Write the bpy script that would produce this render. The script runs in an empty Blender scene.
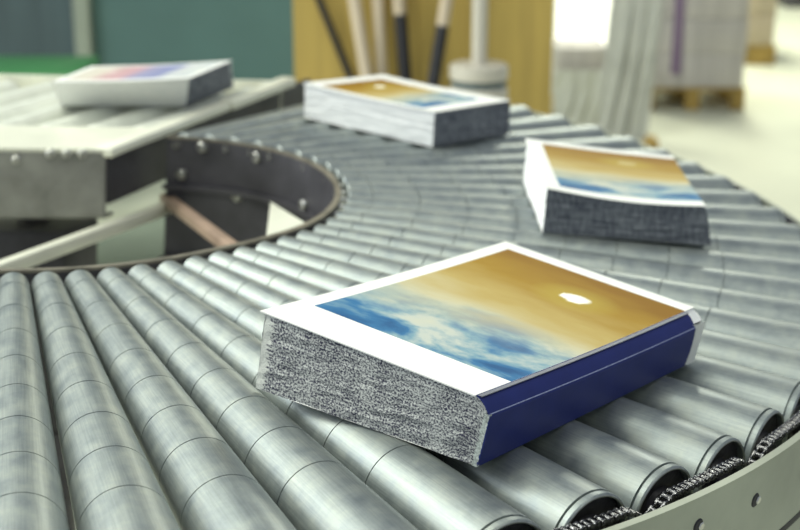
import bpy, bmesh, math, random
from mathutils import Matrix, Vector, noise as mnoise
random.seed(7)
PI = math.pi
C = bpy.context.scene.collection
SC = bpy.context.scene

# ---------------------------------------------------------------- place
U = 0.45                      # conveyor drawing unit in metres
PITCH, ROLL, F = 0.3046, 0.0812, 1437.7
ZC = 0.81                     # height of the conveyor bed
CAM = Vector((0, 0, ZC + U))
FWD = Vector((0, math.cos(PITCH), -math.sin(PITCH)))
# the conveyor bed is banked a few degrees against the floor
BANK = Matrix.Translation(CAM) @ Matrix.Rotation(ROLL, 4, FWD) @ Matrix.Translation(-CAM) @ Matrix.Translation((0, 0, ZC)) @ Matrix.Scale(U, 4)
CX, CY, RI, RO, T0, DT = -1.0523, 3.6994, 0.8202, 2.1533, -1.2881, 0.0845
KR = 0.462

def W(x, y, z=0):
    return BANK @ Vector((x, y, z))

def pol(s, idx, z=0):
    a = T0 + idx * DT
    return Vector((CX + s * math.cos(a), CY + s * math.sin(a), z))

def ray(px, py):
    a, b = (px - 400) / F, (py - 265) / F
    c, s = math.cos(PITCH), math.sin(PITCH)
    return Vector((a, c - b * s, -s - b * c))

def at(px, py, Y):            # point of the place seen at px, py and Y metres away
    d = ray(px, py)
    return CAM + d * (Y / d.y)

BINV = BANK.inverted()
def bed(px, py, z):           # point of the place on a height over the bed (bed units)
    o, d = BINV @ CAM, BINV.to_3x3() @ ray(px, py)
    return o + d * ((z - o.z) / d.z)

# ---------------------------------------------------------------- materials
def newmat(name):
    m = bpy.data.materials.new(name); m.use_nodes = True
    nt = m.node_tree
    b = nt.nodes['Principled BSDF']
    return m, nt, b

def N(nt, typ, **kw):
    n = nt.nodes.new(typ)
    for k, v in kw.items():
        if k in n.inputs.keys() if isinstance(k, str) else False:
            n.inputs[k].default_value = v
        else:
            setattr(n, k, v)
    return n

def ramp(nt, stops, interp='LINEAR'):
    r = nt.nodes.new('ShaderNodeValToRGB'); r.color_ramp.interpolation = interp
    e = r.color_ramp.elements
    while len(e) < len(stops): e.new(.5)
    for k, (p, c) in enumerate(stops):
        e[k].position = p
        e[k].color = (*c, 1) if len(c) == 3 else c
    return r

def coords(nt, scale=(1, 1, 1), kind='Object', loc=(0, 0, 0)):
    tc = nt.nodes.new('ShaderNodeTexCoord'); mp = nt.nodes.new('ShaderNodeMapping')
    mp.inputs['Scale'].default_value = scale
    mp.inputs['Location'].default_value = loc
    nt.links.new(tc.outputs[kind], mp.inputs['Vector'])
    return mp.outputs['Vector']

def simple(name, col, rough=.5, metal=0, var=.12, scale=14, bump=0.0, stretch=(1, 1, 1), spec=.5):
    m, nt, b = newmat(name)
    v = coords(nt, stretch)
    n = N(nt, 'ShaderNodeTexNoise', Scale=scale, Detail=5.0, Roughness=.6)
    nt.links.new(v, n.inputs['Vector'])
    lo = tuple(c * (1 - var) for c in col); hi = tuple(min(1, c * (1 + var)) for c in col)
    r = ramp(nt, [(.3, lo), (.7, hi)])
    nt.links.new(n.outputs['Fac'], r.inputs['Fac'])
    nt.links.new(r.outputs['Color'], b.inputs['Base Color'])
    b.inputs['Roughness'].default_value = rough
    b.inputs['Metallic'].default_value = metal
    b.inputs['Specular IOR Level'].default_value = spec
    if bump:
        bp = N(nt, 'ShaderNodeBump', Strength=bump, Distance=.002)
        nt.links.new(n.outputs['Fac'], bp.inputs['Height'])
        nt.links.new(bp.outputs['Normal'], b.inputs['Normal'])
    return m

def roller_metal():
    m, nt, b = newmat('roller_steel')
    oi = nt.nodes.new('ShaderNodeObjectInfo')
    tc = nt.nodes.new('ShaderNodeTexCoord')
    add = N(nt, 'ShaderNodeVectorMath', operation='ADD')
    sc = N(nt, 'ShaderNodeVectorMath', operation='SCALE'); sc.inputs['Scale'].default_value = 9.0
    comb = nt.nodes.new('ShaderNodeCombineXYZ')
    for k in range(3): nt.links.new(oi.outputs['Random'], comb.inputs[k])
    nt.links.new(comb.outputs[0], sc.inputs[0])
    nt.links.new(tc.outputs['Object'], add.inputs[0]); nt.links.new(sc.outputs[0], add.inputs[1])
    def noise(scale, stretch, det=4, rough=.6):
        mp = nt.nodes.new('ShaderNodeMapping'); mp.inputs['Scale'].default_value = stretch
        nt.links.new(add.outputs[0], mp.inputs['Vector'])
        n = N(nt, 'ShaderNodeTexNoise', Scale=scale, Detail=float(det), Roughness=rough)
        nt.links.new(mp.outputs[0], n.inputs['Vector'])
        return n.outputs['Fac']
    blot = noise(22, (1, 1, 1), 6, .65)
    brush = noise(330, (.03, 1, 1), 3)
    fine = noise(900, (1, 1, 1), 2)
    r = ramp(nt, [(.30, (.25, .285, .30)), (.5, (.32, .355, .355)), (.72, (.40, .43, .405))])
    nt.links.new(blot, r.inputs['Fac'])
    mx = N(nt, 'ShaderNodeMixRGB', blend_type='MULTIPLY'); mx.inputs[0].default_value = .40
    r2 = ramp(nt, [(.35, (.6, .6, .6)), (.62, (1, 1, 1))])
    nt.links.new(brush, r2.inputs['Fac'])
    nt.links.new(r.outputs[0], mx.inputs[1]); nt.links.new(r2.outputs[0], mx.inputs[2])
    nt.links.new(mx.outputs[0], b.inputs['Base Color'])
    b.inputs['Metallic'].default_value = .74
    rr = ramp(nt, [(.3, (.40, .40, .40)), (.7, (.52, .52, .52))])
    nt.links.new(blot, rr.inputs['Fac']); nt.links.new(rr.outputs[0], b.inputs['Roughness'])
    bp = N(nt, 'ShaderNodeBump', Strength=.05, Distance=.0004)
    ad = N(nt, 'ShaderNodeMath', operation='ADD')
    nt.links.new(brush, ad.inputs[0]); nt.links.new(fine, ad.inputs[1])
    nt.links.new(ad.outputs[0], bp.inputs['Height']); nt.links.new(bp.outputs[0], b.inputs['Normal'])
    return m

def page_edges(name, dark, light, sx, sz, contrast=.12, bands=.25, edge=0):
    # dense speckle of cut printed sheets; x runs along the face, z across the sheets
    m, nt, b = newmat(name)
    v = coords(nt, (1, 1, 1), 'UV')
    def nz(scale, st, det=3.):
        mp = nt.nodes.new('ShaderNodeMapping'); mp.inputs['Scale'].default_value = st
        nt.links.new(v, mp.inputs['Vector'])
        n = N(nt, 'ShaderNodeTexNoise', Scale=scale, Detail=det, Roughness=.7)
        nt.links.new(mp.outputs[0], n.inputs['Vector'])
        return n.outputs['Fac']
    speck = nz(1.0, (sx, sz, 1), 1.5)
    sheets = nz(1.0, (sx * .06, sz * 1.3, 1), 2.)
    band = nz(1.0, (sx * .06, sz * .02, 1), 2.)
    a1 = N(nt, 'ShaderNodeMath', operation='MULTIPLY_ADD'); a1.inputs[1].default_value = .35
    nt.links.new(sheets, a1.inputs[0]); nt.links.new(speck, a1.inputs[2])
    a2 = N(nt, 'ShaderNodeMath', operation='MULTIPLY_ADD'); a2.inputs[1].default_value = bands
    nt.links.new(band, a2.inputs[0]); nt.links.new(a1.outputs[0], a2.inputs[2])
    mid = .5 + .175 + bands * .5
    r = ramp(nt, [(0, (0, 0, 0)), (1, (1, 1, 1))])
    mr = N(nt, 'ShaderNodeMapRange'); mr.inputs['From Min'].default_value = mid - contrast; mr.inputs['From Max'].default_value = mid + contrast
    nt.links.new(a2.outputs[0], mr.inputs['Value'])
    r = ramp(nt, [(0, dark), (.45, tuple((x * .6 + y * .4) for x, y in zip(dark, light))), (1, light)])
    nt.links.new(mr.outputs[0], r.inputs['Fac'])
    out = r.outputs[0]
    if edge:      # unprinted paper shows in ragged tabs next to the fore edge
        sp = nt.nodes.new('ShaderNodeSeparateXYZ'); nt.links.new(v, sp.inputs[0])
        tabs = nz(1.0, (30, 420, 1), 2.)
        ad = N(nt, 'ShaderNodeMath', operation='MULTIPLY_ADD'); ad.inputs[1].default_value = edge * 3.2
        nt.links.new(tabs, ad.inputs[0]); ad.inputs[2].default_value = -edge * .75
        lt = N(nt, 'ShaderNodeMath', operation='LESS_THAN'); nt.links.new(sp.outputs[0], lt.inputs[0]); nt.links.new(ad.outputs[0], lt.inputs[1])
        ml = N(nt, 'ShaderNodeMath', operation='MULTIPLY'); ml.inputs[1].default_value = .75; nt.links.new(lt.outputs[0], ml.inputs[0])
        mxe = N(nt, 'ShaderNodeMixRGB'); nt.links.new(ml.outputs[0], mxe.inputs[0]); nt.links.new(out, mxe.inputs[1]); mxe.inputs[2].default_value = (.66, .68, .63, 1)
        out = mxe.outputs[0]
    nt.links.new(out, b.inputs['Base Color'])
    b.inputs['Roughness'].default_value = .85
    bp = N(nt, 'ShaderNodeBump', Strength=.35, Distance=.0006)
    nt.links.new(a1.outputs[0], bp.inputs['Height']); nt.links.new(bp.outputs[0], b.inputs['Normal'])
    return m

def cover_mat(name, rect, sunny=True, tone=1.0, gloss=.6, pink=False):
    # white sheet with a printed sunset: u along the head, v along the spine
    u0, u1, v0, v1 = rect
    m, nt, b = newmat(name)
    tc = nt.nodes.new('ShaderNodeTexCoord'); sep = nt.nodes.new('ShaderNodeSeparateXYZ')
    nt.links.new(tc.outputs['UV'], sep.inputs[0])
    def mr(sock, a, c):
        n = N(nt, 'ShaderNodeMapRange'); n.clamp = False
        n.inputs['From Min'].default_value = a; n.inputs['From Max'].default_value = c
        nt.links.new(sock, n.inputs['Value']); return n.outputs[0]
    pu, pv = mr(sep.outputs[0], u0, u1), mr(sep.outputs[1], v0, v1)
    def mth(op, a, c=None, d=None):
        n = N(nt, 'ShaderNodeMath', operation=op)
        for k, s in enumerate((a, c, d)):
            if s is None: continue
            if isinstance(s, (int, float)): n.inputs[k].default_value = s
            else: nt.links.new(s, n.inputs[k])
        return n.outputs[0]
    def nz(scale, st, det, dist, off=0, rot=0):
        mp = nt.nodes.new('ShaderNodeMapping'); mp.inputs['Scale'].default_value = st
        mp.inputs['Location'].default_value = (off, off * .7, 0)
        mp.inputs['Rotation'].default_value = (0, 0, rot)
        nt.links.new(tc.outputs['UV'], mp.inputs['Vector'])
        n = N(nt, 'ShaderNodeTexNoise', Scale=scale, Detail=det, Roughness=.55, Distortion=dist)
        nt.links.new(mp.outputs[0], n.inputs['Vector']); return n.outputs['Fac']
    streak = nz(2.0, (1.0, 3.8, 1), 6., .35, 3.1, -.3)
    cloud = nz(2.6, (1.0, 2.6, 1), 7., .25, 5.3, -.45)
    # warm sky towards the far side
    warm = ramp(nt, [(0.0, (.36, .45, .47)), (.20, (.50, .52, .43)), (.42, (.56, .50, .30)), (.60, (.46, .34, .11)), (.80, (.34, .20, .018)), (1, (.24, .115, .005))])
    w = mth('MULTIPLY_ADD', streak, .36, mth('SUBTRACT', pv, .18))
    w = mth('MULTIPLY_ADD', pu, .06, w)
    nt.links.new(w, warm.inputs['Fac'])
    blue = ramp(nt, [(.36, (.012, .085, .23)), (.45, (.035, .16, .34)), (.52, (.20, .34, .42)), (.60, (.50, .54, .50)), (.75, (.58, .57, .46))])
    cl = mth('MULTIPLY_ADD', pv, .07, cloud)
    nt.links.new(cl, blue.inputs['Fac'])
    fac = N(nt, 'ShaderNodeMapRange'); fac.interpolation_type = 'SMOOTHSTEP'
    fac.inputs['From Min'].default_value = .12; fac.inputs['From Max'].default_value = .50
    nt.links.new(mth('MULTIPLY_ADD', streak, .3, mth('SUBTRACT', pv, .15)), fac.inputs['Value'])
    mx = N(nt, 'ShaderNodeMixRGB'); nt.links.new(fac.outputs[0], mx.inputs[0])
    nt.links.new(blue.outputs[0], mx.inputs[1]); nt.links.new(warm.outputs[0], mx.inputs[2])
    col = mx.outputs[0]
    # printed sun, a ragged bright spot, with a soft printed halo
    dx = mth('MULTIPLY', mth('SUBTRACT', pu, .60), 14.0)
    dy = mth('MULTIPLY', mth('SUBTRACT', pv, .775), 27.0)
    d2 = mth('ADD', mth('MULTIPLY', dx, dx), mth('MULTIPLY', dy, dy))
    d2 = mth('ADD', d2, mth('MULTIPLY', mth('SUBTRACT', nz(26, (1, 1, 1), 3., 0.), .5), 1.6))
    halo = N(nt, 'ShaderNodeMapRange'); halo.inputs['From Min'].default_value = 11; halo.inputs['From Max'].default_value = .8
    halo.inputs['To Max'].default_value = .55
    nt.links.new(d2, halo.inputs['Value'])
    m1 = N(nt, 'ShaderNodeMixRGB'); nt.links.new(halo.outputs[0], m1.inputs[0]); nt.links.new(col, m1.inputs[1]); m1.inputs[2].default_value = (.46, .36, .06, 1)
    sun = N(nt, 'ShaderNodeMapRange'); sun.inputs['To Max'].default_value = 1.0 if sunny else .15; sun.inputs['From Min'].default_value = 1.25; sun.inputs['From Max'].default_value = .8
    nt.links.new(d2, sun.inputs['Value'])
    m2 = N(nt, 'ShaderNodeMixRGB'); nt.links.new(sun.outputs[0], m2.inputs[0]); nt.links.new(m1.outputs[0], m2.inputs[1]); m2.inputs[2].default_value = (1, .98, .86, 1)
    col = m2.outputs[0]
    if pink:
        pr = ramp(nt, [(.0, (.70, .72, .68)), (.22, (.66, .66, .66)), (.30, (.20, .22, .48)), (.50, (.28, .30, .55)), (.60, (.60, .36, .46)), (.74, (.62, .42, .48)), (.85, (.74, .72, .66))])
        nt.links.new(pv, pr.inputs['Fac'])
        m3 = N(nt, 'ShaderNodeMixRGB'); m3.inputs[0].default_value = .8
        nt.links.new(col, m3.inputs[1]); nt.links.new(pr.outputs[0], m3.inputs[2]); col = m3.outputs[0]
    inside = mth('MULTIPLY', mth('MULTIPLY', mth('GREATER_THAN', pu, 0), mth('LESS_THAN', pu, 1)),
                 mth('MULTIPLY', mth('GREATER_THAN', pv, 0), mth('LESS_THAN', pv, 1)))
    m4 = N(nt, 'ShaderNodeMixRGB'); nt.links.new(inside, m4.inputs[0]); m4.inputs[1].default_value = (.86, .86, .84, 1)
    nt.links.new(col, m4.inputs[2])
    nt.links.new(m4.outputs[0], b.inputs['Base Color'])
    b.inputs['Roughness'].default_value = gloss
    b.inputs['Specular IOR Level'].default_value = .12
    return m

M = {}
M['roller'] = roller_metal()
M['cap'] = simple('end_cap_black', (.028, .026, .032), .45, .3, .5, 60, .3)
M['rim'] = simple('sleeve_rim', (.36, .38, .37), .35, .85, .25, 60, .1)
M['chain'] = simple('chain_steel', (.15, .15, .16), .26, .95, .8, 400, .2)
M['frame'] = simple('grey_green_painted_steel', (.34, .365, .30), .5, .25, .16, 9, .15)
M['frame_dark'] = simple('dark_painted_steel', (.060, .058, .068), .5, .3, .4, 12, .2)
M['frame_grey'] = simple('worn_grey_steel', (.17, .17, .16), .55, .35, .4, 16, .2)
M['inner_lip'] = simple('scuffed_brown_lip', (.22, .20, .16), .5, .5, .4, 30, .2)
M['bolt'] = simple('zinc_bolt', (.62, .62, .58), .3, .9, .1, 50)
M['hole'] = simple('socket_black', (.015, .015, .02), .6, 0, .2, 20)
M['cream'] = simple('cream_painted_steel', (.80, .80, .68), .38, .1, .08, 10, .05)
M['floor_shade'] = simple('grey_green_floor_shade', (.22, .26, .20), .5, .1, .15, 6)  # floor shade put into a darker base colour
M['side'] = simple('worn_light_steel', (.26, .26, .24), .5, .3, .35, 14, .2)
M['pvc'] = simple('pale_roller_sleeve', (.74, .76, .68), .4, .15, .08, 14)
M['rust'] = simple('brown_primer_bar', (.34, .24, .18), .5, .2, .25, 20, .1)
M['blue'] = simple('navy_spine_board', (.013, .022, .145), .42, 0, .10, 30, .02, spec=.25)
M['blueline'] = simple('crease_worn_paper', (.22, .25, .42), .5, 0, .35, 300)
M['greycrease'] = simple('grey_hinge_crease', (.10, .11, .16), .5, 0, .1, 60)
M['glue'] = simple('glued_back', (.38, .42, .40), .7, 0, .6, 500, .3)
M['edge_near'] = page_edges('speckled_page_edges', (.016, .016, .045), (.56, .58, .56), 540, 560, .13, .30, edge=.009)
M['edge_white'] = page_edges('pale_page_edges', (.84, .85, .86), (.92, .92, .92), 60, 110, .3, .3)
M['edge_dark'] = page_edges('dark_page_edges', (.095, .105, .135), (.27, .29, .31), 260, 60, .22, .4)
M['white'] = simple('blank_paper', (.84, .85, .80), .5, 0, .02, 20)

# ---------------------------------------------------------------- mesh helpers
def finish(bm, name, mat, parent=None, mw=None, sharp=35, smooth=True):
    """bm holds world coordinates; the object keeps its origin at its parent's (or at mw)."""
    root = mw if mw is not None else (WM[parent.name] if parent is not None else Matrix.Identity(4))
    bmesh.ops.transform(bm, matrix=root.inverted(), verts=bm.verts)
    bmesh.ops.recalc_face_normals(bm, faces=bm.faces)
    me = bpy.data.meshes.new(name); bm.to_mesh(me); bm.free()
    for mm in (mat if isinstance(mat, (list, tuple)) else [mat]): me.materials.append(mm)
    if smooth:
        me.polygons.foreach_set('use_smooth', [True] * len(me.polygons))
        me.set_sharp_from_angle(angle=math.radians(sharp))
    o = bpy.data.objects.new(name, me); C.objects.link(o)
    if parent is not None: o.parent = parent
    else: o.matrix_world = root
    WM[o.name] = root
    return o
WM = {}

def tag(o, label, cat, group=None):
    o['label'] = label; o['category'] = cat
    if group: o['group'] = group
    return o

def thing(name, label, cat, mw, group=None):
    o = bpy.data.objects.new(name, None); C.objects.link(o)
    o.empty_display_size = .05
    o.matrix_world = mw; WM[o.name] = mw.copy()
    return tag(o, label, cat, group)

def box(bm, o, ax, ay, az, bev=0):
    """box from corner-centre o with half-axis vectors"""
    vs = []
    for sx in (-1, 1):
        for sy in (-1, 1):
            for sz in (-1, 1):
                vs.append(bm.verts.new(o + ax * sx + ay * sy + az * sz))
    fs = [(0, 1, 3, 2), (4, 6, 7, 5), (0, 4, 5, 1), (2, 3, 7, 6), (0, 2, 6, 4), (1, 5, 7, 3)]
    faces = [bm.faces.new([vs[i] for i in f]) for f in fs]
    if bev:
        ed = set(e for f in faces for e in f.edges)
        bmesh.ops.bevel(bm, geom=list(ed), offset=bev, segments=2, affect='EDGES', profile=.5)

def abox(bm, x0, x1, y0, y1, z0, z1, bev=0):
    box(bm, Vector(((x0 + x1) / 2, (y0 + y1) / 2, (z0 + z1) / 2)), Vector(((x1 - x0) / 2, 0, 0)), Vector((0, (y1 - y0) / 2, 0)), Vector((0, 0, (z1 - z0) / 2)), bev)

def bar(bm, p, q, w, h, up=Vector((0, 0, 1)), bev=0):
    d = (q - p); n = d.normalized(); s = n.cross(up).normalized(); t = s.cross(n)
    box(bm, (p + q) / 2, d / 2, s * w / 2, t * h / 2, bev)

def tube(bm, pts, rad, seg=14, cap=True):
    rings = []
    for i, p in enumerate(pts):
        a = pts[max(0, i - 1)]; b = pts[min(len(pts) - 1, i + 1)]
        n = (b - a).normalized()
        u = n.cross(Vector((0, 0, 1)) if abs(n.z) < .95 else Vector((0, 1, 0))).normalized(); v = n.cross(u)
        r = rad[i] if isinstance(rad, (list, tuple)) else rad
        rings.append([bm.verts.new(p + (u * math.cos(k * 2 * PI / seg) + v * math.sin(k * 2 * PI / seg)) * r) for k in range(seg)])
    for a, b in zip(rings, rings[1:]):
        for k in range(seg):
            bm.faces.new((a[k], a[(k + 1) % seg], b[(k + 1) % seg], b[k]))
    if cap:
        bm.faces.new(rings[0][::-1]); bm.faces.new(rings[-1])

def lathe(bm, prof, fn, seg=64, cap0=True, cap1=True, mats=None):
    """prof: list of (s, r); fn(s) -> axis point; circles stand in the local y,z plane"""
    rings = []
    for s, r in prof:
        c = fn(s)
        rings.append([bm.verts.new((s if not isinstance(c, Vector) else c.x, c.y + r * math.cos(k * 2 * PI / seg), c.z + r * math.sin(k * 2 * PI / seg))) for k in range(seg)])
    for i, (a, b) in enumerate(zip(rings, rings[1:])):
        for k in range(seg):
            f = bm.faces.new((a[k], b[k], b[(k + 1) % seg], a[(k + 1) % seg]))
            if mats: f.material_index = mats[i]
    if cap0: bm.faces.new(rings[0])
    if cap1: bm.faces.new(rings[-1][::-1])

RIK = [(-6, .790), (7, .782), (9.5, .800), (12, .833), (14, .850), (16.2, .866), (19, .880), (21, .882), (22.8, .868), (24.7, .832), (26.7, .765), (28, .705), (31, .60)]
def ri(i):                     # radius of the inner frame, which eases out of the round
    for (a, x), (b, y) in zip(RIK, RIK[1:]):
        if i <= b:
            t = (i - a) / (b - a); return x + (y - x) * t
    return RIK[-1][1]

def arc_band(bm, s0, s1, z0, z1, i0, i1, n=160, inner=False):
    """a curved plate: ring sector of the bed with a rectangular cross-section"""
    prev = None
    for k in range(n + 1):
        i = i0 + (i1 - i0) * k / n
        o_ = sum(ri(i + d) for d in (-1, -.5, 0, .5, 1)) / 5 if inner else 0
        ring = [bm.verts.new(BANK @ pol(s + o_, i, z)) for s, z in ((s0, z0), (s1, z0), (s1, z1), (s0, z1))]
        if prev:
            for j in range(4): bm.faces.new((prev[j], prev[(j + 1) % 4], ring[(j + 1) % 4], ring[j]))
        else: bm.faces.new(ring)
        prev = ring
    bm.faces.new(prev[::-1])

def to_floor(p):               # foot of a post under world point p
    return Vector((p.x, p.y, 0.0))

# ---------------------------------------------------------------- curved conveyor
I0, I1 = -3, 28
base = BANK @ Matrix.Translation((CX, CY, 0))
loc = base.translation.copy(); loc.z = 0
root_m = Matrix.Translation(loc)
conv = thing('curved_roller_conveyor', 'curved conveyor of radial grey steel rollers carrying the picture catalogues', 'conveyor', root_m)

def rho(s): return KR * DT * s
# the roller mesh lies along local +x from the centre of the curve
grooves = [.915, 1.05, 1.186, 1.322, 1.457, 1.592, 1.727, 1.866]
S0, S1 = .845, 2.150
prof = [(S0, rho(S0) - .004), (S0 + .004, rho(S0 + .004))]
for g in grooves:
    for ds, dr in ((-.0011, 0), (-.0009, -.006), (.0009, -.006), (.0011, 0)):
        prof.append((g + ds, rho(g) + dr))
for ds, dr in ((-.0155, 0), (-.0148, -.005), (-.0118, -.005), (-.0110, -.0005), (-.002, -.0005), (0, -.002), (0, -.006), (-.020, -.007)):
    prof.append((S1 + ds, rho(S1) + dr))
def roller_obj():
    bm = bmesh.new()
    lathe(bm, prof, lambda s: Vector((s, 0, -rho(s))), 72)
    me = bpy.data.meshes.new('roller')
    bmesh.ops.recalc_face_normals(bm, faces=bm.faces)
    bm.to_mesh(me); bm.free(); me.materials.append(M['roller'])
    me.polygons.foreach_set('use_smooth', [True] * len(me.polygons)); me.set_sharp_from_angle(angle=math.radians(18))
    return bpy.data.objects.new('roller', me)
def cap_obj():
    bm = bmesh.new()
    r = rho(S1) - .0072
    lathe(bm, [(S1 - .022, .01), (S1 - .021, r), (S1 - .012, r), (S1 - .010, r - .006), (S1 - .014, r * .55), (S1 - .006, r * .50), (S1 - .004, r * .30), (S1 + .012, r * .28), (S1 + .012, .004)],
          lambda s: Vector((s, 0, -rho(S1))), 48)
    me = bpy.data.meshes.new('end_cap')
    bmesh.ops.recalc_face_normals(bm, faces=bm.faces)
    bm.to_mesh(me); bm.free(); me.materials.append(M['cap'])
    me.polygons.foreach_set('use_smooth', [True] * len(me.polygons)); me.set_sharp_from_angle(angle=math.radians(30))
    return bpy.data.objects.new('end_cap', me)
def rim_obj():
    bm = bmesh.new()
    r = rho(S1)
    lathe(bm, [(S1 - .0005, r - .0068), (S1 + .0012, r - .0062), (S1 + .0012, r - .0030), (S1 - .0005, r - .0022), (S1 - .0025, r - .0008)],
          lambda s: Vector((s, 0, -rho(S1))), 72, False, False)
    me = bpy.data.meshes.new('end_ring')
    bmesh.ops.recalc_face_normals(bm, faces=bm.faces)
    bm.to_mesh(me); bm.free(); me.materials.append(M['rim'])
    me.polygons.foreach_set('use_smooth', [True] * len(me.polygons))
    return bpy.data.objects.new('end_ring', me)
def axle_obj():
    bm = bmesh.new()
    lathe(bm, [(S0 - .036, .011), (PO + .001, .011)], lambda s: Vector((s, 0, -rho(s))), 12)
    me = bpy.data.meshes.new('axle'); bm.to_mesh(me); bm.free(); me.materials.append(M['bolt'])
    return bpy.data.objects.new('axle', me)
PO = 2.197
r0, c0, g0, x0_ = roller_obj(), cap_obj(), rim_obj(), axle_obj()
rinv = root_m.inverted()
for i in range(I0, I1 + 1):
    r = r0 if i == I0 else r0.copy()
    C.objects.link(r); r.parent = conv
    spin = 0
    r.matrix_parent_inverse = Matrix.Identity(4)
    kx = (S1 - (ri(i) + .034)) / (S1 - S0)
    r.matrix_local = rinv @ BANK @ Matrix.Translation((CX, CY, 0)) @ Matrix.Rotation(T0 + i * DT, 4, 'Z') @ Matrix.Translation((S1 * (1 - kx), 0, 0)) @ Matrix.Scale(kx, 4, (1, 0, 0))
    for ch in (c0, g0, x0_):
        k = ch if i == I0 else ch.copy()
        C.objects.link(k); k.parent = r
        k.matrix_local = Matrix.Identity(4)

# inner frame ring with its scuffed lip, bolts and lower ridge
bm = bmesh.new()
arc_band(bm, .0, .013, -.40, -.012, -5, 28.4, 160, True)
arc_band(bm, -.02, .0, -.17, -.155, -5, 28.4, 160, True)
arc_band(bm, -.03, .013, -.40, -.388, -5, 28.4, 160, True)
finish(bm, 'inner_side_plate', M['frame_dark'], conv)
bm = bmesh.new(); arc_band(bm, -.002, .014, -.012, -.005, -5, 28.4, 160, True)
finish(bm, 'inner_lip', M['inner_lip'], conv)
def disc_on_ring(name, s, px, py, rad, mat, inward=True, dep=.012, hexa=False, parent=conv):
    """bolt or hole on a ring of radius s where px, py sees it"""
    best = None
    for k in range(0, 300):
        z = .0 - k * .0015
        p = bed(px, py, z); d = math.hypot(p.x - CX, p.y - CY)
        if s is None: d -= ri((math.atan2(p.y - CY, p.x - CX) - T0) / DT)
        e = abs(d - (s or 0))
        if best is None or e < best[0]: best = (e, p, z)
        # keep the solution facing the camera
    p = best[1]
    rdir = Vector((p.x - CX, p.y - CY, 0)).normalized() * (-1 if inward else 1)
    bm = bmesh.new()
    tube(bm, [BANK @ (p - rdir * .006), BANK @ (p + rdir * dep), BANK @ (p + rdir * (dep + .002))], [rad * U, rad * U, rad * U * .8], 6 if hexa else 20)
    return finish(bm, name, mat, parent, sharp=25)
for px, py in ((203, 147), (258, 157), (182, 174), (305, 205), (238, 196)):
    disc_on_ring('bolt', None, px, py, .016, M['bolt'])

# outer frame ring
bm = bmesh.new()
arc_band(bm, PO, PO + .014, -.50, -.030, -5, 29, 220)
finish(bm, 'outer_side_plate', M['frame'], conv)
bm = bmesh.new(); arc_band(bm, PO - .06, PO, -.50, -.488, -5, 29, 220)
finish(bm, 'frame_flange', M['frame_grey'], conv)
for px, py in ((698, 526), (755, 500), (803, 474)):
    h = disc_on_ring('bolt_hole', PO + .014, px, py, .0135, M['hole'], inward=False, dep=.0006)
    disc_on_ring('bolt', PO + .014, px + 2.0, py - .5, .008, M['bolt'], inward=False, dep=.003, hexa=True)
for lo_, hi_ in ((8.0, 9.6),):
    bm = bmesh.new(); arc_band(bm, PO + .0125, PO + .0150, -.219, -.205, 7.5, 9.6, 30)
    finish(bm, 'plate_slot', M['hole'], conv)
# drive chain, a sagging run of links along the outer roller ends
bm = bmesh.new()
pitch = .0150
arc = pitch / 2.176 / DT
n = int((19.5 - (-1)) / arc)
for k in range(n):
    i = -1 + k * arc
    ph = (i - math.floor(i))
    zz = -.036 - .012 * math.sin(PI * ph) ** 2 + .004
    a0, a1 = pol(2.174, i - arc * .5, 0), pol(2.174, i + arc * .5, 0)
    def zof(ii):
        f = ii - math.floor(ii)
        g_ = abs(((ii - 5.55) / 1.75) % 1.0); g_ = min(g_, 1 - g_)
        return -.030 - .034 * max(0, 1 - g_ / .20) ** 1.5
    a0.z, a1.z = zof(i - arc * .5), zof(i + arc * .5)
    d = (a1 - a0); rad = Vector((a0.x - CX, a0.y - CY, 0)).normalized()
    up = Vector((0, 0, 1))
    off = .0085 if k % 2 else .0062
    for sg in (-1, 1):
        # figure-eight side plate: two lobes and a waist
        c = rad * (off * sg)
        ln = d.normalized()
        outline = []
        for t in range(13):
            an = -PI * .62 + PI * 1.24 * t / 12
            outline.append(a1 + ln * math.cos(an) * .0062 + up * math.sin(an) * .0054)
        outline.append((a0 + a1) / 2 + up * .0030)
        for t in range(13):
            an = PI - PI * .62 + PI * 1.24 * t / 12
            outline.append(a0 + ln * math.cos(an) * .0062 + up * math.sin(an) * .0054)
        outline.append((a0 + a1) / 2 - up * .0030)
        va = [bm.verts.new(BANK @ (p + c - rad * .0011)) for p in outline]
        vb = [bm.verts.new(BANK @ (p + c + rad * .0011)) for p in outline]
        bm.faces.new(va); bm.faces.new(vb[::-1])
        for t in range(len(va)): bm.faces.new((va[t], va[(t + 1) % len(va)], vb[(t + 1) % len(va)], vb[t]))
    tube(bm, [BANK @ (a0 - rad * .0108), BANK @ (a0 + rad * .0108)], .0026 * U, 8)
    tube(bm, [BANK @ (a0 - rad * .0052), BANK @ (a0 + rad * .0052)], .0048 * U, 10)
finish(bm, 'drive_chain', M['chain'], conv, sharp=30)

# legs and floor pads
for s, i in ((2.235, 3), (2.235, 12), (2.235, 21), (2.235, 27), (.77, -2), (.77, 9), (.77, 20)):
    p = BANK @ pol(s, i, -.25)
    bm = bmesh.new(); abox(bm, p.x - .018, p.x + .018, p.y - .018, p.y + .018, 0.008, p.z, .003)
    l = finish(bm, 'leg', M['frame_grey'] if s > 1 else M['frame_dark'], conv)
    bm = bmesh.new(); abox(bm, p.x - .04, p.x + .04, p.y - .04, p.y + .04, 0, .008, .002)
    f = finish(bm, 'foot_plate', M['frame_grey'], conv); f.parent = l
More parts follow.
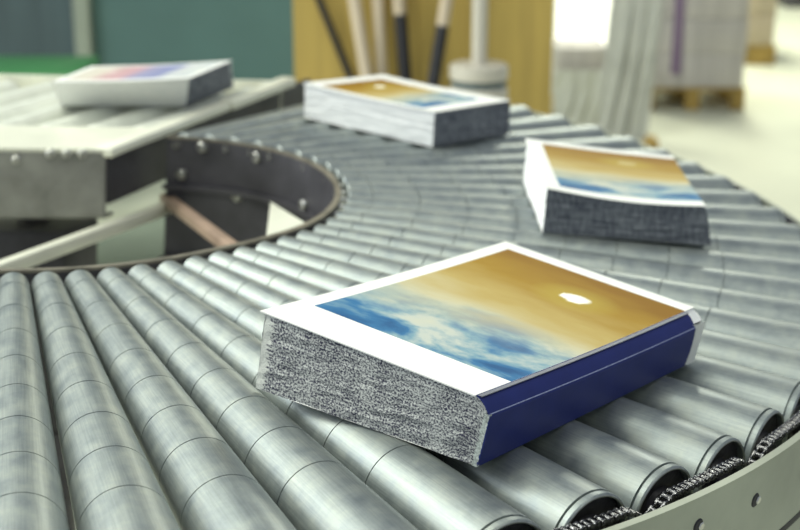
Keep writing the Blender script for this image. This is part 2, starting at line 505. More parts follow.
# cross braces below the opening of the curve
bm = bmesh.new(); bar(bm, BANK @ bed(-150, 325, -.18), BANK @ bed(172, 206, -.24), .036 * U, .04 * U, bev=.003)
finish(bm, 'brace', M['cream'], conv)
bm = bmesh.new(); bar(bm, BANK @ bed(165, 198, -.22), BANK @ bed(250, 262, -.12), .036 * U, .034 * U, bev=.003)
finish(bm, 'brace', M['rust'], conv)
bm = bmesh.new()  # added dark panel, stands for the shaded floor seen through the opening
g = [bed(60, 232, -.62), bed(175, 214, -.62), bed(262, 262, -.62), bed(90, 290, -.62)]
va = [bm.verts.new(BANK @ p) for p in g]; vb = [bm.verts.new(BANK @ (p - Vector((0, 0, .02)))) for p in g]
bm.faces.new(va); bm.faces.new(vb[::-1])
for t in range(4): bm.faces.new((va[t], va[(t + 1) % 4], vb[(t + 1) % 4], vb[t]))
finish(bm, 'floor_shade_panel', M['floor_shade'], conv, smooth=False)
# added pale triangle at the near inner rim, for bright floor through a gap
bm = bmesh.new()
g = [bed(266, 246, -.03), bed(271, 204, -.16), bed(307, 226, -.03)]
nn = (BANK @ g[1] - BANK @ g[0]).cross(BANK @ g[2] - BANK @ g[0]).normalized() * .003
va = [bm.verts.new(BANK @ p + nn) for p in g]; vb = [bm.verts.new(BANK @ p - nn) for p in g]
bm.faces.new(va); bm.faces.new(vb[::-1])
for t in range(3): bm.faces.new((va[t], va[(t + 1) % 3], vb[(t + 1) % 3], vb[t]))
finish(bm, 'lit_floor_panel', M['cream'], conv)

# ---------------------------------------------------------------- adjoining conveyor at the far left
A = bed(104, 150, .0); A.z = 0
rail_dir = Vector((.30, .95, 0)).normalized()      # along its rollers
side_dir = Vector((-.955, -.295, 0)).normalized()  # along its near side
loc = BANK @ A; loc.z = 0
adj = thing('straight_roller_conveyor', 'straight conveyor with a pale steel side deck joining the curve at far left', 'conveyor', Matrix.Translation(loc))
L = 1.6
Z = Vector((0, 0, 1))
def prism(bm, pts, z0, z1):
    a = [bm.verts.new(BANK @ Vector((p.x, p.y, z0))) for p in pts]; b = [bm.verts.new(BANK @ Vector((p.x, p.y, z1))) for p in pts]
    bm.faces.new(a[::-1]); bm.faces.new(b)
    for t in range(len(a)): bm.faces.new((a[t], a[(t + 1) % len(a)], b[(t + 1) % len(a)], b[t]))
bm = bmesh.new()
dk = .36
prism(bm, [A, A + rail_dir * dk, A + rail_dir * dk + side_dir * L, A + side_dir * L], -.008, .002)
finish(bm, 'side_deck', M['cream'], adj, smooth=False)
bm = bmesh.new()
fr = A - Vector((0, 0, 0))
prism(bm, [A + rail_dir * .004, A + rail_dir * .016, A + rail_dir * .016 + side_dir * L, A + rail_dir * .004 + side_dir * L], -.20, -.008)
prism(bm, [A + rail_dir * .015, A + rail_dir * .015 + side_dir * L, A + rail_dir * .06 + side_dir * L, A + rail_dir * .06], -.21, -.20)
finish(bm, 'side_plate', M['side'], adj, smooth=False)
bm = bmesh.new()
q = A + rail_dir * .035
prism(bm, [q, q + rail_dir * 1.55, q + rail_dir * 1.55 + side_dir * .02, q + side_dir * .02], -.17, -.02)
finish(bm, 'end_plate', M['frame_dark'], adj, smooth=False)
bm = bmesh.new()
bar(bm, BANK @ (A + rail_dir * .0 + Z * -.008), BANK @ (A + rail_dir * .80 + Z * .0), .055 * U, .03 * U, bev=.004)
finish(bm, 'end_rail', M['cream'], adj)
bm = bmesh.new()
bar(bm, BANK @ (A + rail_dir * .82 + Z * .0), BANK @ (A + rail_dir * 1.36 + Z * .004), .065 * U, .034 * U, bev=.004)
finish(bm, 'end_rail', M['cream'], adj)
for px, py in ((16, 159), (50, 153), (66, 153), (82, 153)):
    # bolt heads on the near side plate
    best = min((bed(px, py, -z * .001) for z in range(0, 200)), key=lambda p: abs((p - A - rail_dir * .004).cross(side_dir).z))
    bm = bmesh.new(); nrm = Vector((side_dir.y, -side_dir.x, 0)); nrm = nrm if nrm.y < 0 else -nrm
    tube(bm, [BANK @ best, BANK @ (best + nrm * .012), BANK @ (best + nrm * .016)], [.013 * U, .013 * U, .009 * U], 16)
    finish(bm, 'bolt', M['bolt'], adj)
# its rollers, parallel to the end rail
rl = 1.24 - dk - .03
bm = bmesh.new()
rr_ = .052
lathe(bm, [(0, rr_ - .006), (.004, rr_), (rl - .004, rr_), (rl, rr_ - .006), (rl, .012), (rl + .03, .012)], lambda s: Vector((s, 0, -rr_)), 40)
bmesh.ops.recalc_face_normals(bm, faces=bm.faces)
me = bpy.data.meshes.new('roller'); bm.to_mesh(me); bm.free(); me.materials.append(M['pvc'])
me.polygons.foreach_set('use_smooth', [True] * len(me.polygons)); me.set_sharp_from_angle(angle=math.radians(40))
ang = math.atan2(rail_dir.y, rail_dir.x)
ri = Matrix.Translation(loc).inverted()
tang = Vector((-rail_dir.y, rail_dir.x, 0))
for k in range(13):
    p = A + rail_dir * (dk + .03) + side_dir * (.085 + k * .118 / abs(side_dir.dot(tang)))
    o = bpy.data.objects.new('roller', me); C.objects.link(o); o.parent = adj
    o.matrix_local = ri @ BANK @ Matrix.Translation(p) @ Matrix.Rotation(ang, 4, 'Z')
bm = bmesh.new()
q = A + rail_dir * 1.28
prism(bm, [q, q + rail_dir * .03, q + rail_dir * .01 + side_dir * L, q - rail_dir * .02 + side_dir * L], -.2, .012)
finish(bm, 'far_side_plate', M['cream'], adj, smooth=False)
for q in (A + rail_dir * .30 + side_dir * .36, A + rail_dir * 1.27 + side_dir * .06, A + rail_dir * .05 + side_dir * 1.5, A + rail_dir * 1.27 + side_dir * 1.5):
    p = BANK @ (q + Z * -.15)
    bm = bmesh.new(); abox(bm, p.x - .02, p.x + .02, p.y - .02, p.y + .02, 0.0, p.z, .003)
    finish(bm, 'leg', M['frame_dark'], adj)
# drive unit slung under the near side
bm = bmesh.new()
q = A + rail_dir * .20 + side_dir * .52
box(bm, BANK @ (q + Z * -.44), (BANK.to_3x3() @ side_dir) * .36, (BANK.to_3x3() @ rail_dir) * .10, (BANK.to_3x3() @ Z) * .17, .006)
finish(bm, 'drive_housing', M['frame_dark'], adj)
bm = bmesh.new()
p = BANK @ bed(30, 232, -.42)
tube(bm, [p, p + Vector((0, .07, 0))], .014, 24)
finish(bm, 'drive_cap', M['cream'], adj)

# ---------------------------------------------------------------- catalogues
def lerp(a, b, t): return a + (b - a) * t
def catalogue(name, label, base4, h4, cm, em_head, em_fore, spine_mat, group='picture catalogues riding the rollers', shoulder=.10, top_shift=None, z0=.002, em_back=None, bulge=.0):
    """base4: fore-head, spine-head, spine-tail, fore-tail in bed units (x, y); head = near face."""
    P = [Vector((p[0], p[1], 0)) for p in base4]
    TS = top_shift or [Vector((0, 0, 0))] * 4
    T = [Vector((P[k].x, P[k].y, h4[k])) + TS[k] for k in range(4)]
    def bot(u, v): return lerp(lerp(P[0], P[1], u), lerp(P[3], P[2], u), v) + Z * z0
    def top(u, v):
        q = lerp(lerp(T[0], T[1], u), lerp(T[3], T[2], u), v)
        q.z += bulge * math.sin(PI * u) * (0.6 + .4 * math.cos(v * 3)) - .004 * math.sin(PI * v)
        return q
    th = .0022                    # cover board
    cen = bot(.5, .5)
    mw = Matrix.Translation(BANK @ cen) @ BANK.to_3x3().normalized().to_4x4()
    root = thing(name, label, 'catalogue', mw, group)
    lenu = (P[1] - P[0]).length * U; lenv = (P[3] - P[0]).length * U; hh = h4[0] * U
    us = 1 - shoulder             # where the rounded shoulder of the spine begins
    def hgt(u):                   # shoulder drop
        if u <= us: return 0
        t = (u - us) / (1 - us)
        return -(.024 * t * t + .004 * t)
    def topc(u, v):
        q = top(u, v); q.z += hgt(u); return q
    # page block, slightly ragged sheets
    bm = bmesh.new(); uvl = bm.loops.layers.uv.new('UVMap')
    NU, NV, NZ = 40, 30, 14
    ins = .006
    def rag(a, k, amp): return amp * (mnoise.noise(Vector((a * 3.1, k * 1.7, 4.2))) + .5 * mnoise.noise(Vector((a * 9, k * 3.1, 1.2))))
    def wall(fn, n, mi, su):
        g = [[bm.verts.new(BANK @ fn(a / n, k / NZ, k)) for k in range(NZ + 1)] for a in range(n + 1)]
        for a in range(n):
            for k in range(NZ):
                f = bm.faces.new((g[a][k], g[a + 1][k], g[a + 1][k + 1], g[a][k + 1])); f.material_index = mi
                for lp, (x, y) in zip(f.loops, ((a, k), (a + 1, k), (a + 1, k + 1), (a, k + 1))):
                    lp[uvl].uv = (x / n * su, y / NZ * hh)
        return g
    dv = (P[3] - P[0]).normalized(); du = (P[1] - P[0]).normalized()
    e0, e1 = .012, (.985 if spine_mat else .996)
    def head(a, w, k):
        u = lerp(e0, e1, a)
        q = lerp(bot(u, 0), topc(u, 0) - Z * th, w)
        return q + dv * (.004 + rag(a * 2, k, .0035))
    def tail(a, w, k):
        u = lerp(e0, e1, a)
        return lerp(bot(u, 1), topc(u, 1) - Z * th, w) - dv * (.004 + rag(a * 2, k, .003))
    def fore(a, w, k):
        return lerp(bot(e0, a), topc(e0, a) - Z * th, w) + du * rag(a * 2, k + 5, .004) + dv * .004 * (1 - 2 * a)
    def back(a, w, k):
        return lerp(bot(e1, a), topc(e1, a) - Z * th, w) + dv * .004 * (1 - 2 * a) + (du * .008 if a > .955 else du * 0)
    wall(head, NU, 0, lenu); wall(tail, NU, 1, lenu); wall(fore, NV, 1, lenv); wall(back, NV, 2, lenv)
    for fz in (0, 1):
        g = [[bm.verts.new(BANK @ (lerp(bot(lerp(e0, e1, a / 20), b / 10), topc(lerp(e0, e1, a / 20), b / 10) - Z * th, fz) + dv * .004 * (1 - 2 * b / 10))) for b in range(11)] for a in range(21)]
        for a in range(20):
            for b in range(10):
                f = bm.faces.new((g[a][b], g[a + 1][b], g[a + 1][b + 1], g[a][b + 1])); f.material_index = 1
    blk = finish(bm, 'page_block', [em_head, em_fore, em_back or em_fore], root, smooth=False)
    # cover sheet
    def sheet(nm, u0, u1, mat, zo, n=24, m=30, v0=-.004, v1=1.0):
        bm = bmesh.new(); uvl = bm.loops.layers.uv.new('UVMap')
        layers = []
        for lay in (0, 1):
            g = []
            for a in range(n + 1):
                row = []
                for b in range(m + 1):
                    u, v = lerp(u0, u1, a / n), lerp(v0, v1, b / m)
                    q = topc(u, v); q.z += zo - (0 if lay == 0 else th)
                    row.append((bm.verts.new(BANK @ q), (u, v)))
                g.append(row)
            layers.append(g)
            for a in range(n):
                for b in range(m):
                    c = (g[a][b], g[a + 1][b], g[a + 1][b + 1], g[a][b + 1])
                    f = bm.faces.new([x[0] for x in c])
                    for lp, x in zip(f.loops, c): lp[uvl].uv = x[1]
        A_, B_ = layers
        rim = [(a, 0) for a in range(n)] + [(n, b) for b in range(m)] + [(a, m) for a in range(n, 0, -1)] + [(0, b) for b in range(m, 0, -1)]
        for t in range(len(rim)):
            i, j = rim[t], rim[(t + 1) % len(rim)]
            f = bm.faces.new((A_[i[0]][i[1]][0], A_[j[0]][j[1]][0], B_[j[0]][j[1]][0], B_[i[0]][i[1]][0]))
            for lp in f.loops: lp[uvl].uv = (-.2, -.2)
        return finish(bm, nm, mat, root, sharp=50)
    cv = sheet('cover', -.004, us, cm, .0006)
    if spine_mat:
        # navy spine: shoulder on top, then down the back
        bm = bmesh.new()
        vend = .945
        sec = [(lerp(us, 1.0, t / 8), 'c', 0) for t in range(9)] + [(1.0, 'w', t / 8) for t in range(1, 9)]
        rows = []
        nb = 30
        for lay in (0, 1):
            for (u, kd, t) in sec:
                row = []
                for b in range(nb + 1):
                    v = lerp(0.0, vend, b / nb)
                    tp = topc(min(u, 1.0), v)
                    if kd == 'c': q = tp + Z * (.0008 - lay * th)
                    else:
                        q = lerp(tp, bot(1.0, v), t) - du * lay * th + du * .002 * math.sin(PI * t)
                    row.append(bm.verts.new(BANK @ q))
                rows.append(row)
        ns = len(sec)
        for lay in (0, 1):
            for a in range(ns - 1):
                for b in range(nb):
                    r1, r2 = rows[lay * ns + a], rows[lay * ns + a + 1]
                    bm.faces.new((r1[b], r2[b], r2[b + 1], r1[b + 1]))
        for b in range(nb):
            for a in (0, ns - 1): bm.faces.new((rows[a][b], rows[a][b + 1], rows[ns + a][b + 1], rows[ns + a][b]))
        for a in range(ns - 1):
            for b in (0, nb): bm.faces.new((rows[a][b], rows[a + 1][b], rows[ns + a + 1][b], rows[ns + a][b]))
        sp = finish(bm, 'spine', spine_mat, root, sharp=28)
        for nm, u, rad_, mt, dz in (('hinge_crease', us + .002, .0035, M['greycrease'], .0002), ('fold_line', .9965, .0016, M['blueline'], .0014)):
            bm = bmesh.new(); prev = None
            for b in range(31):
                v = lerp(.002, vend - .002, b / 30)
                q = topc(u, v) + Z * dz
                w_ = .018 if nm == 'hinge_crease' else .0012
                pts = [q - du * w_ * .5 + Z * .0004, q + du * w_ * .5 + Z * (.0004 if nm == 'hinge_crease' else -.0006), q + du * w_ * .5 - Z * .0012, q - du * w_ * .5 - Z * .0012]
                ring = [bm.verts.new(BANK @ p) for p in pts]
                if prev:
                    for j in range(4): bm.faces.new((prev[j], prev[(j + 1) % 4], ring[(j + 1) % 4], ring[j]))
                prev = ring
            ln = finish(bm, nm, mt, root); ln.parent = sp
            WM[ln.name] = WM[root.name]
        # worn glue line along the head end of the spine
        bm = bmesh.new()
        prev = None
        for t in range(25):
            w = t / 24
            q = lerp(bot(.994, 0), topc(.994, 0) - Z * .001, w) - dv * (.000 + .0015 * mnoise.noise(Vector((w * 20, 3, 1))))
            wd = .007 + .003 * mnoise.noise(Vector((w * 13, 7, 1)))
            ring = [bm.verts.new(BANK @ p) for p in (q - du * wd, q + du * .003, q + du * .003 + dv * .006, q - du * wd + dv * .006)]
            if prev:
                for j in range(4): bm.faces.new((prev[j], prev[(j + 1) % 4], ring[(j + 1) % 4], ring[j]))
            prev = ring
        gl = finish(bm, 'glue_edge', M['glue'], root); 
    return root

M['cover1'] = cover_mat('sunset_cover_near', (.065, .939, .135, .950))
b1 = [(-.229, 2.392), (.1524, 2.122), (.598, 2.700), (.222, 2.955)]
b1 = [(-.246, 2.376), (.1500, 2.122), (.602, 2.697), (.223, 2.962)]
catalogue('catalogue', 'thick catalogue with navy blue spine and sunset cover, nearest the camera in sharp focus', b1, [.1440, .1210, .108, .1400],
          M['cover1'], M['edge_near'], M['edge_white'], M['blue'], em_back=M['white'], shoulder=.060,
          top_shift=[Vector((.010, .012, 0)), Vector((.012, -.006, 0)), Vector((.010, -.004, 0)), Vector((0, 0, 0))])
M['cover2'] = cover_mat('sunset_cover_mid', (.10, .98, .09, .93), False)
b2 = [bed(541, 236, 0), bed(711, 246, 0), bed(722, 205, 0), bed(536, 183, 0)]
t2 = [bed(546, 187, .13), bed(709, 208, .105), bed(676, 154, .125), bed(526, 135, .14)]
def shifts(b, t): return [Vector((t[k].x - b[k].x, t[k].y - b[k].y, 0)) for k in range(4)]
b2 = [(.352, 3.545), (.795, 3.555), (.800, 4.06), (.335, 4.10)]
catalogue('catalogue', 'thick catalogue with sunset cover at right, white fore edge tilted open, near the outer rail', b2, [.128, .110, .118, .130],
          M['cover2'], M['edge_dark'], M['edge_white'], None, shoulder=.02, top_shift=shifts([Vector((*p, 0)) for p in b2], t2), bulge=-.012)
M['cover3'] = cover_mat('sunset_cover_far', (.06, .80, .12, .90))
t3 = [bed(435, 112, .122), bed(512, 100, .118), bed(385, 74, .12), bed(303, 83, .122)]
b3 = [(.072, 4.435), (.334, 4.730), (-.09, 5.03), (-.366, 4.735)]
catalogue('catalogue', 'thick catalogue with sunset cover in front of the yellow wooden board', b3, [.122, .118, .118, .122],
          M['cover3'], M['edge_dark'], M['edge_white'], None, shoulder=.02, top_shift=shifts([Vector((*p, 0)) for p in b3], t3))
M['cover4'] = cover_mat('pink_blue_cover_far', (.10, .90, .05, .95), pink=True)
b4 = [(-.757, 4.745), (-.649, 5.150), (-1.05, 5.0), (-1.150, 4.590)]
t4 = [bed(190, 78, .125), bed(233, 60, .12), bed(92, 66, .12), bed(51, 82, .12)]
catalogue('catalogue', 'blurred catalogue with pink and blue cover, farthest left before the green partition', b4, [.125, .120, .120, .120],
          M['cover4'], M['edge_dark'], M['edge_white'], None, shoulder=.02, top_shift=shifts([Vector((*p, 0)) for p in b4], t4))

# ---------------------------------------------------------------- setting
def structure(name, bm, mat, smooth=False):
    o = finish(bm, name, mat, None, Matrix.Identity(4), smooth=smooth); o['kind'] = 'structure'; return o
M['floor'] = simple('pale_cream_floor', (.72, .73, .58), .4, 0, .06, 1.5)
M['teal'] = simple('teal_partition', (.082, .165, .158), .5, 0, .10, 2.2)
M['slate'] = simple('slate_blue_partition', (.06, .095, .105), .5, 0, .25, 3, stretch=(6, 1, .4))
M['post'] = simple('grey_green_post', (.30, .34, .28), .45, .1, .08, 6)
M['wallw'] = simple('pale_wall', (.6, .62, .52), .7, 0, .05, 2)
M['ceil'] = simple('ceiling_panels', (.6, .62, .56), .8, 0, .05, 2)
bm = bmesh.new(); abox(bm, -5, 5, -3, 12, -.1, 0); structure('floor', bm, M['floor'])
YW = 5.6
xp = at(85, 30, YW).x; xr = at(400, 30, YW).x
bm = bmesh.new(); abox(bm, xp, xr, YW, YW + .05, 0, 2.6); o = structure('wall_back', bm, M['teal'])
bm = bmesh.new(); abox(bm, -5, xp, YW, YW + .05, 0, 2.6); o = structure('wall_left_back', bm, M['slate'])
bm = bmesh.new(); abox(bm, xp - .03, xp + .032, YW - .06, YW - .001, 0, 2.6, .006); structure('trim_1', bm, M['post'])
bm = bmesh.new(); abox(bm, -5, 5, 12, 12.1, 0, 4.0); structure('wall_far', bm, M['wallw'])

# bright doorway with a strip of wall, behind the crate
YV = 8.1
xa, xb, xc = at(380, 20, YV).x, at(556, 20, YV).x, at(613, 20, YV).x
bm = bmesh.new(); abox(bm, xa, xb, YV, YV + .06, 0, 2.6); abox(bm, xc, xc + .10, YV, YV + .06, 0, 2.6); abox(bm, xb, xc, YV, YV + .06, 2.2, 2.6); structure('wall_door', bm, M['wallw'])
mdl, ntd, bd = newmat('daylit_glass'); bd.inputs['Base Color'].default_value = (.8, .8, .75, 1); bd.inputs['Emission Color'].default_value = (1, 1, .9, 1); bd.inputs['Emission Strength'].default_value = 1.1
bm = bmesh.new(); abox(bm, xb, xc, YV + .02, YV + .03, 0, 2.2); structure('door_1', bm, mdl)
# green bench behind the straight conveyor
gx0, gx1 = at(-120, 70, 4.4).x, at(76, 70, 4.4).x
gz = at(40, 74, 4.4).z
M['green'] = simple('bright_green_laminate', (.06, .24, .085), .4, 0, .1, 5)
bench = thing('work_bench', 'green topped bench behind the straight conveyor at far left', 'bench', Matrix.Translation(((gx0 + gx1) / 2, 4.7, 0)))
bm = bmesh.new(); abox(bm, gx0, gx1, 4.4, 4.75, gz - .10, gz, .005); finish(bm, 'bench_top', M['green'], bench)
for x in (gx0 + .04, gx1 - .04):
    for y in (4.44, 4.71):
        bm = bmesh.new(); abox(bm, x - .02, x + .02, y - .02, y + .02, 0, gz - .10); finish(bm, 'leg', M['frame_grey'], bench)

# wooden board (crate front) behind the curve
YB = 3.75
M['ply'] = simple('yellow_plywood', (.45, .325, .085), .55, 0, .16, 5, .1, stretch=(9, 1, .5))
M['plyedge'] = simple('pale_plywood_edge', (.62, .50, .33), .6, 0, .1, 8)
x0, x1 = at(294, 60, YB).x, at(552, 60, YB).x
crate = thing('wooden_crate', 'tall yellow plywood crate standing behind the curve of rollers', 'crate', Matrix.Translation(((x0 + x1) / 2, YB + .25, 0)))
bm = bmesh.new(); abox(bm, x0, x1, YB, YB + .018, .1, 1.9); finish(bm, 'front_panel', M['ply'], crate)
bm = bmesh.new(); abox(bm, x0, x0 + .018, YB + .018, YB + .5, .1, 1.9); finish(bm, 'side_panel', M['plyedge'], crate)
bm = bmesh.new(); abox(bm, x1 - .018, x1, YB + .018, YB + .5, .1, 1.9); finish(bm, 'side_panel', M['plyedge'], crate)
bm = bmesh.new(); abox(bm, x0, x1, YB + .5, YB + .518, .1, 1.9); finish(bm, 'back_panel', M['ply'], crate)
bm = bmesh.new(); abox(bm, x0, x1, YB, YB + .518, 1.9, 1.92); finish(bm, 'lid', M['ply'], crate)
for k in range(3):
    xx = lerp(x0 + .04, x1 - .04, k / 2)
    bm = bmesh.new(); abox(bm, xx - .04, xx + .04, YB, YB + .518, 0, .1, .004); finish(bm, 'skid', M['ply'], crate)
# upright battens on the front panel
for pxc in (392, 413, 470):
    xx = at(pxc, 40, YB).x
    bm = bmesh.new(); abox(bm, xx - .012, xx + .012, YB - .010, YB, .1, 1.9, .002); finish(bm, 'batten', M['ply'], crate)

# poles leaning on the crate
M['black'] = simple('black_rubber', (.012, .012, .016), .5, 0, .3, 20)
M['pale'] = simple('pale_beige_wood', (.56, .47, .35), .5, 0, .08, 12, stretch=(6, 6, 1))
M['cap_pale'] = simple('pale_grey_plastic', (.55, .52, .45), .45, 0, .05, 12)
def pole(name, label, pts, r, mat, cat='pole', split=None):
    foot, head = pts
    mw = Matrix.Translation((foot.x, foot.y, 0))
    if split is None:
        bm = bmesh.new(); tube(bm, [foot, head], r, 18)
        return tag(finish(bm, name, mat, None, mw), label, cat)
    t = thing(name, label, cat, mw)
    s = foot.lerp(head, split)
    bm = bmesh.new(); tube(bm, [foot, s], r, 18); finish(bm, 'sleeve', M['black'], t)
    bm = bmesh.new(); tube(bm, [s, s.lerp(head, .02), head], [r * .9, r * .98, r * .98], 18); finish(bm, 'handle', M['pale'], t)
    return t
def line(pxa, pya, pxb, pyb, Y, r=.012, out=.12):
    """a straight pole through two seen points, foot on the floor, head past the frame"""
    a, b = at(pxa, pya, Y - .03), at(pxb, pyb, Y - .03)
    d = (a - b)
    foot = b - d * ((b.z - .0) / d.z)
    head = a + d.normalized() * .22
    # lean towards the crate
    foot.y = Y - out; head.y = Y - r - .012
    return foot, head
pole('rod', 'thin black rod leaning on the yellow crate, leftmost of the poles', line(319, 0, 349, 74, YB, .010, .028), .010, M['black'], 'rod')
pole('pole', 'pale beige pole leaning on the crate, next to the black rod', line(355, 0, 368, 78, YB, .0165, .15), .0165, M['pale'], 'pole')
pole('pole', 'pale beige upright pole on the crate, second from the black rod', line(378, 0, 382, 78, YB, .0155, .078), .0155, M['pale'], 'pole')
def split_pole(label, a):
    foot, head = line(*a, YB, .0125)
    zs = at(0, a[4] if len(a) > 4 else 10, YB).z
    return foot, head
f, h = line(399, 0, 406, 82, YB, .0165); sp_ = (at(401, 12, YB).z - f.z) / (h.z - f.z)
pole('broom_handle', 'black sleeved pole with pale tip, left of the two dark handles', (f, h), .0165, M['black'], 'pole', sp_)
f, h = line(446, 0, 432, 82, YB, .0165, .21); sp_ = (at(444, 22, YB).z - f.z) / (h.z - f.z)
pole('broom_handle', 'black sleeved pole leaning left, nearest to the white reels', (f, h), .0165, M['black'], 'pole', sp_)

# white reels on an upright post
YR = 3.42
c = at(479, 70, YR)
reels = thing('reel_stand', 'white post rising from round white reels in front of the crate', 'stand', Matrix.Translation((c.x, YR, 0)))
bm = bmesh.new(); tube(bm, [Vector((c.x, YR, .03)), Vector((c.x, YR, 1.75))], .018, 20); finish(bm, 'post', M['cap_pale'], reels)
zt = at(479, 64, YR).z
hgt_, gap_ = .036, .016
z = zt
while z > .08:
    bm = bmesh.new()
    tube(bm, [Vector((c.x, YR, z)), Vector((c.x, YR, z - .004)), Vector((c.x, YR, z - hgt_ + .004)), Vector((c.x, YR, z - hgt_))], [.066, .070, .070, .066], 40)
    finish(bm, 'reel', M['cap_pale'], reels)
    bm = bmesh.new()
    tube(bm, [Vector((c.x, YR, z - hgt_)), Vector((c.x, YR, z - hgt_ - gap_))], .066, 40)
    finish(bm, 'spacer', M['slate'], reels)
    z -= hgt_ + gap_
bm = bmesh.new(); tube(bm, [Vector((c.x, YR, 0)), Vector((c.x, YR, z))], .068, 40); finish(bm, 'base', M['cap_pale'], reels)

# pallets with wrapped paper stacks on the right
M['palletwood'] = simple('yellow_brown_pallet_wood', (.36, .24, .06), .7, 0, .3, 14, .2)
M['wrapgrey'] = simple('lavender_grey_paper_stack', (.50, .47, .44), .6, 0, .22, 5, .05, stretch=(7, 7, .3))
M['wraptan'] = simple('tan_paper_stack', (.50, .42, .30), .6, 0, .12, 6, stretch=(6, 6, .5))
M['purple'] = simple('purple_strap', (.22, .15, .25), .5, 0, .1, 8)
M['film'] = simple('grey_plastic_film', (.50, .51, .45), .45, 0, .12, 9, .2)
def pallet_stack(name, label, cx0, cx1, Y, dpt, mat, hgt, strap=None, ream=.15):
    t = thing(name, label, 'pallet', Matrix.Translation(((cx0 + cx1) / 2, Y + dpt / 2, 0)))
    bm = bmesh.new()
    for k in range(5):
        yy = Y + (dpt - .06) * k / 4
        abox(bm, cx0, cx1, yy, yy + .06, .085, .10)
    for k in range(3):
        xx = lerp(cx0, cx1 - .06, k / 2)
        abox(bm, xx, xx + .06, Y, Y + dpt, .07, .085)
    finish(bm, 'pallet_deck', M['palletwood'], t, smooth=False)
    for k in range(3):
        for yy in (Y, Y + dpt / 2 - .03, Y + dpt - .06):
            xx = lerp(cx0, cx1 - .06, k / 2)
            bm = bmesh.new(); abox(bm, xx, xx + .06, yy, yy + .06, 0, .07, .003); finish(bm, 'pallet_block', M['palletwood'], t)
    bm = bmesh.new()
    # paper load in slightly shifted reams
    z = .10; k = 0
    while z < .10 + hgt:
        dx, dy = random.uniform(-.006, .006), random.uniform(-.006, .006)
        abox(bm, cx0 + .01 + dx, cx1 - .01 + dx, Y + .01 + dy, Y + dpt - .01 + dy, z, z + ream - .001, .002)
        z += ream; k += 1
    finish(bm, 'paper_load', mat, t)
    if strap is not None:
        bm = bmesh.new(); abox(bm, strap - .022, strap + .022, Y - .004, Y + .004, .16, .10 + hgt, .001); finish(bm, 'strap', M['purple'], t)
    return t
Yp = 6.3
pallet_stack('loaded_pallet', 'tall lavender grey paper stack with purple strap on a wooden pallet', at(641, 100, Yp).x, at(745, 100, Yp).x, Yp, .5, M['wrapgrey'], 1.0, at(677, 50, Yp).x)
Yq = 7.5
pallet_stack('loaded_pallet', 'tan paper stack on a pallet, behind the purple strapped stack at right', at(742, 50, Yq).x, at(776, 50, Yq).x, Yq, .5, M['wraptan'], 1.0)
Yd = 9.8
bm = bmesh.new(); x_ = at(786, 0, Yd).x; abox(bm, x_, x_ + .3, Yd, Yd + .3, 0, .35, .01)
tag(finish(bm, 'dark_crate', M['frame_dark'], None, Matrix.Translation((x_ + .15, Yd + .15, 0))), 'dark box on the floor at the top right corner', 'box')

# crumpled film sheet hanging from a low cart left of the pallet
def film(name, label, p0, p1, Y, zt, zb, amp, mat, lean=.25, cat='sheet'):
    bm = bmesh.new(); n, m = 60, 30; g = []
    for lay in (0, 1):
        rows = []
        for a in range(n + 1):
            row = []
            for b in range(m + 1):
                w = b / m
                x = lerp(p0, p1, a / n) + lean * (1 - w) * .35
                f = mnoise.noise(Vector((a / n * 7 + w * 2.5, w * 1.5, 2)))
                y = Y - w * (.22 if zt > .5 else .05) + amp * f + lay * .006
                row.append(bm.verts.new((x, y, lerp(zt, zb, w))))
            rows.append(row)
        g.append(rows)
        for a in range(n):
            for b in range(m): bm.faces.new((rows[a][b], rows[a + 1][b], rows[a + 1][b + 1], rows[a][b + 1]))
    rim = [(a, 0) for a in range(n)] + [(n, b) for b in range(m)] + [(a, m) for a in range(n, 0, -1)] + [(0, b) for b in range(m, 0, -1)]
    for t in range(len(rim)):
        i, j = rim[t], rim[(t + 1) % len(rim)]
        bm.faces.new((g[0][i[0]][i[1]], g[0][j[0]][j[1]], g[1][j[0]][j[1]], g[1][i[0]][i[1]]))
    return tag(finish(bm, name, mat, None, Matrix.Translation(((p0 + p1) / 2, Y, 0)), sharp=60), label, cat)
Yf = 5.9
pallet_stack('loaded_pallet', 'low grey stack between the yellow crate and the strapped pallet', at(556, 100, Yf).x, at(612, 100, Yf).x, Yf + .12, .3, M['wrapgrey'], .21, ream=.11)
film('plastic_film', 'crumpled grey plastic film hanging in folds left of the strapped pallet', at(590, 100, Yf).x, at(640, 100, Yf).x, Yf, .75, 0.0, .03, M['film'])
film('plastic_film', 'low pale film curtain over the short grey stack beside the crate', at(553, 100, Yf).x, at(606, 100, Yf).x, Yf + .07, .235, 0.0, .02, M['film'], lean=.03)
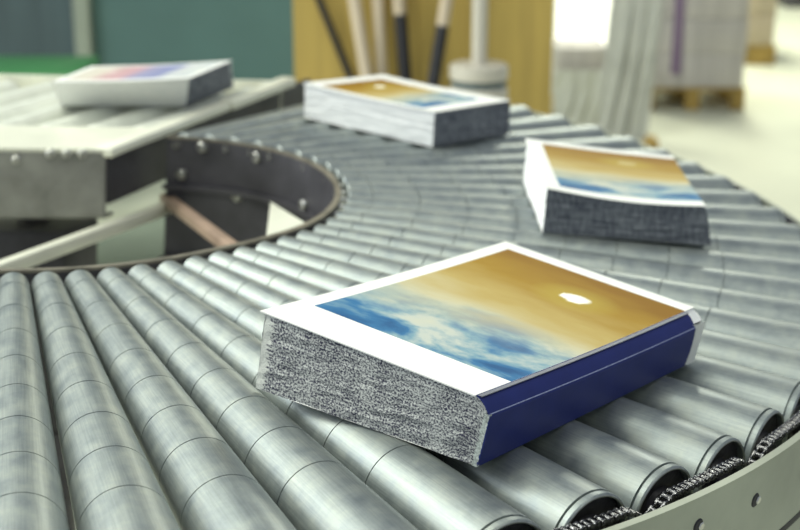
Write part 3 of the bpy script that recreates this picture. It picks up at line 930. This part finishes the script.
# wooden chock on the floor
p = at(648, 134, 5.35)
bm = bmesh.new(); 
vv = [Vector((p.x - .03, 5.33, 0)), Vector((p.x + .04, 5.33, 0)), Vector((p.x + .04, 5.33, .075)), Vector((p.x + .01, 5.33, .08))]
va = [bm.verts.new(q) for q in vv]; vb = [bm.verts.new(q + Vector((0, .1, 0))) for q in vv]
bm.faces.new(va); bm.faces.new(vb[::-1])
for t in range(4): bm.faces.new((va[t], va[(t + 1) % 4], vb[(t + 1) % 4], vb[t]))
tag(finish(bm, 'wooden_wedge', M['palletwood'], None, Matrix.Translation((p.x, 5.38, 0)), smooth=False), 'small brown wooden wedge on the floor by the outer conveyor rail', 'wedge')

# ---------------------------------------------------------------- light
w = bpy.data.worlds.new('hall_light'); SC.world = w; w.use_nodes = True
bg = w.node_tree.nodes['Background']; bg.inputs['Color'].default_value = (.70, .78, .88, 1); bg.inputs['Strength'].default_value = .44
def area(name, loc, size, power, col, target=None, rot=None):
    l = bpy.data.lights.new(name, 'AREA'); l.shape = 'RECTANGLE'; l.size, l.size_y = size; l.energy = power; l.color = col
    o = bpy.data.objects.new(name, l); C.objects.link(o); o.location = loc
    if target is not None:
        d = Vector(target) - Vector(loc); o.rotation_euler = d.to_track_quat('-Z', 'Y').to_euler()
    else: o.rotation_euler = rot or (0, 0, 0)
    return o
for x, y, pw in ((-2.1, .6, 40), (-.5, .9, 22), (1.5, .4, 14), (-1.6, 3.6, 20), (1.6, 7.6, 150), (0, 8.6, 130)):
    area('ceiling_tube_lamp', (x, y, 3.4), (.34, 2.2), pw, (.98, 1, .82))
area('left_fill_light', (-4.2, 1.6, 2.0), (2.4, 1.6), 75, (.92, .97, 1), (0, 2.0, .9))  # added fill from out of view, brightens the pale fore edges
area('skylight', (-2.8, 2.2, 3.4), (1.8, 1.8), 76, (.97, 1, .87), (0, 1.2, .8))

# ---------------------------------------------------------------- camera
cd = bpy.data.cameras.new('camera'); cam = bpy.data.objects.new('camera', cd); C.objects.link(cam)
cam.location = CAM; cam.rotation_euler = (PI / 2 - PITCH, 0, 0)
cd.sensor_width = 36; cd.lens = F / 800 * 36; cd.clip_start = .01
cd.dof.use_dof = True; cd.dof.focus_distance = (BANK @ Vector((.12, 2.22, .06)) - CAM).dot(FWD); cd.dof.aperture_fstop = 6.3
SC.camera = cam
SC.view_settings.view_transform = 'Standard'; SC.view_settings.look = 'None'
SC.view_settings.exposure = 0.1; SC.view_settings.gamma = 1
SC.view_settings.use_curve_mapping = False
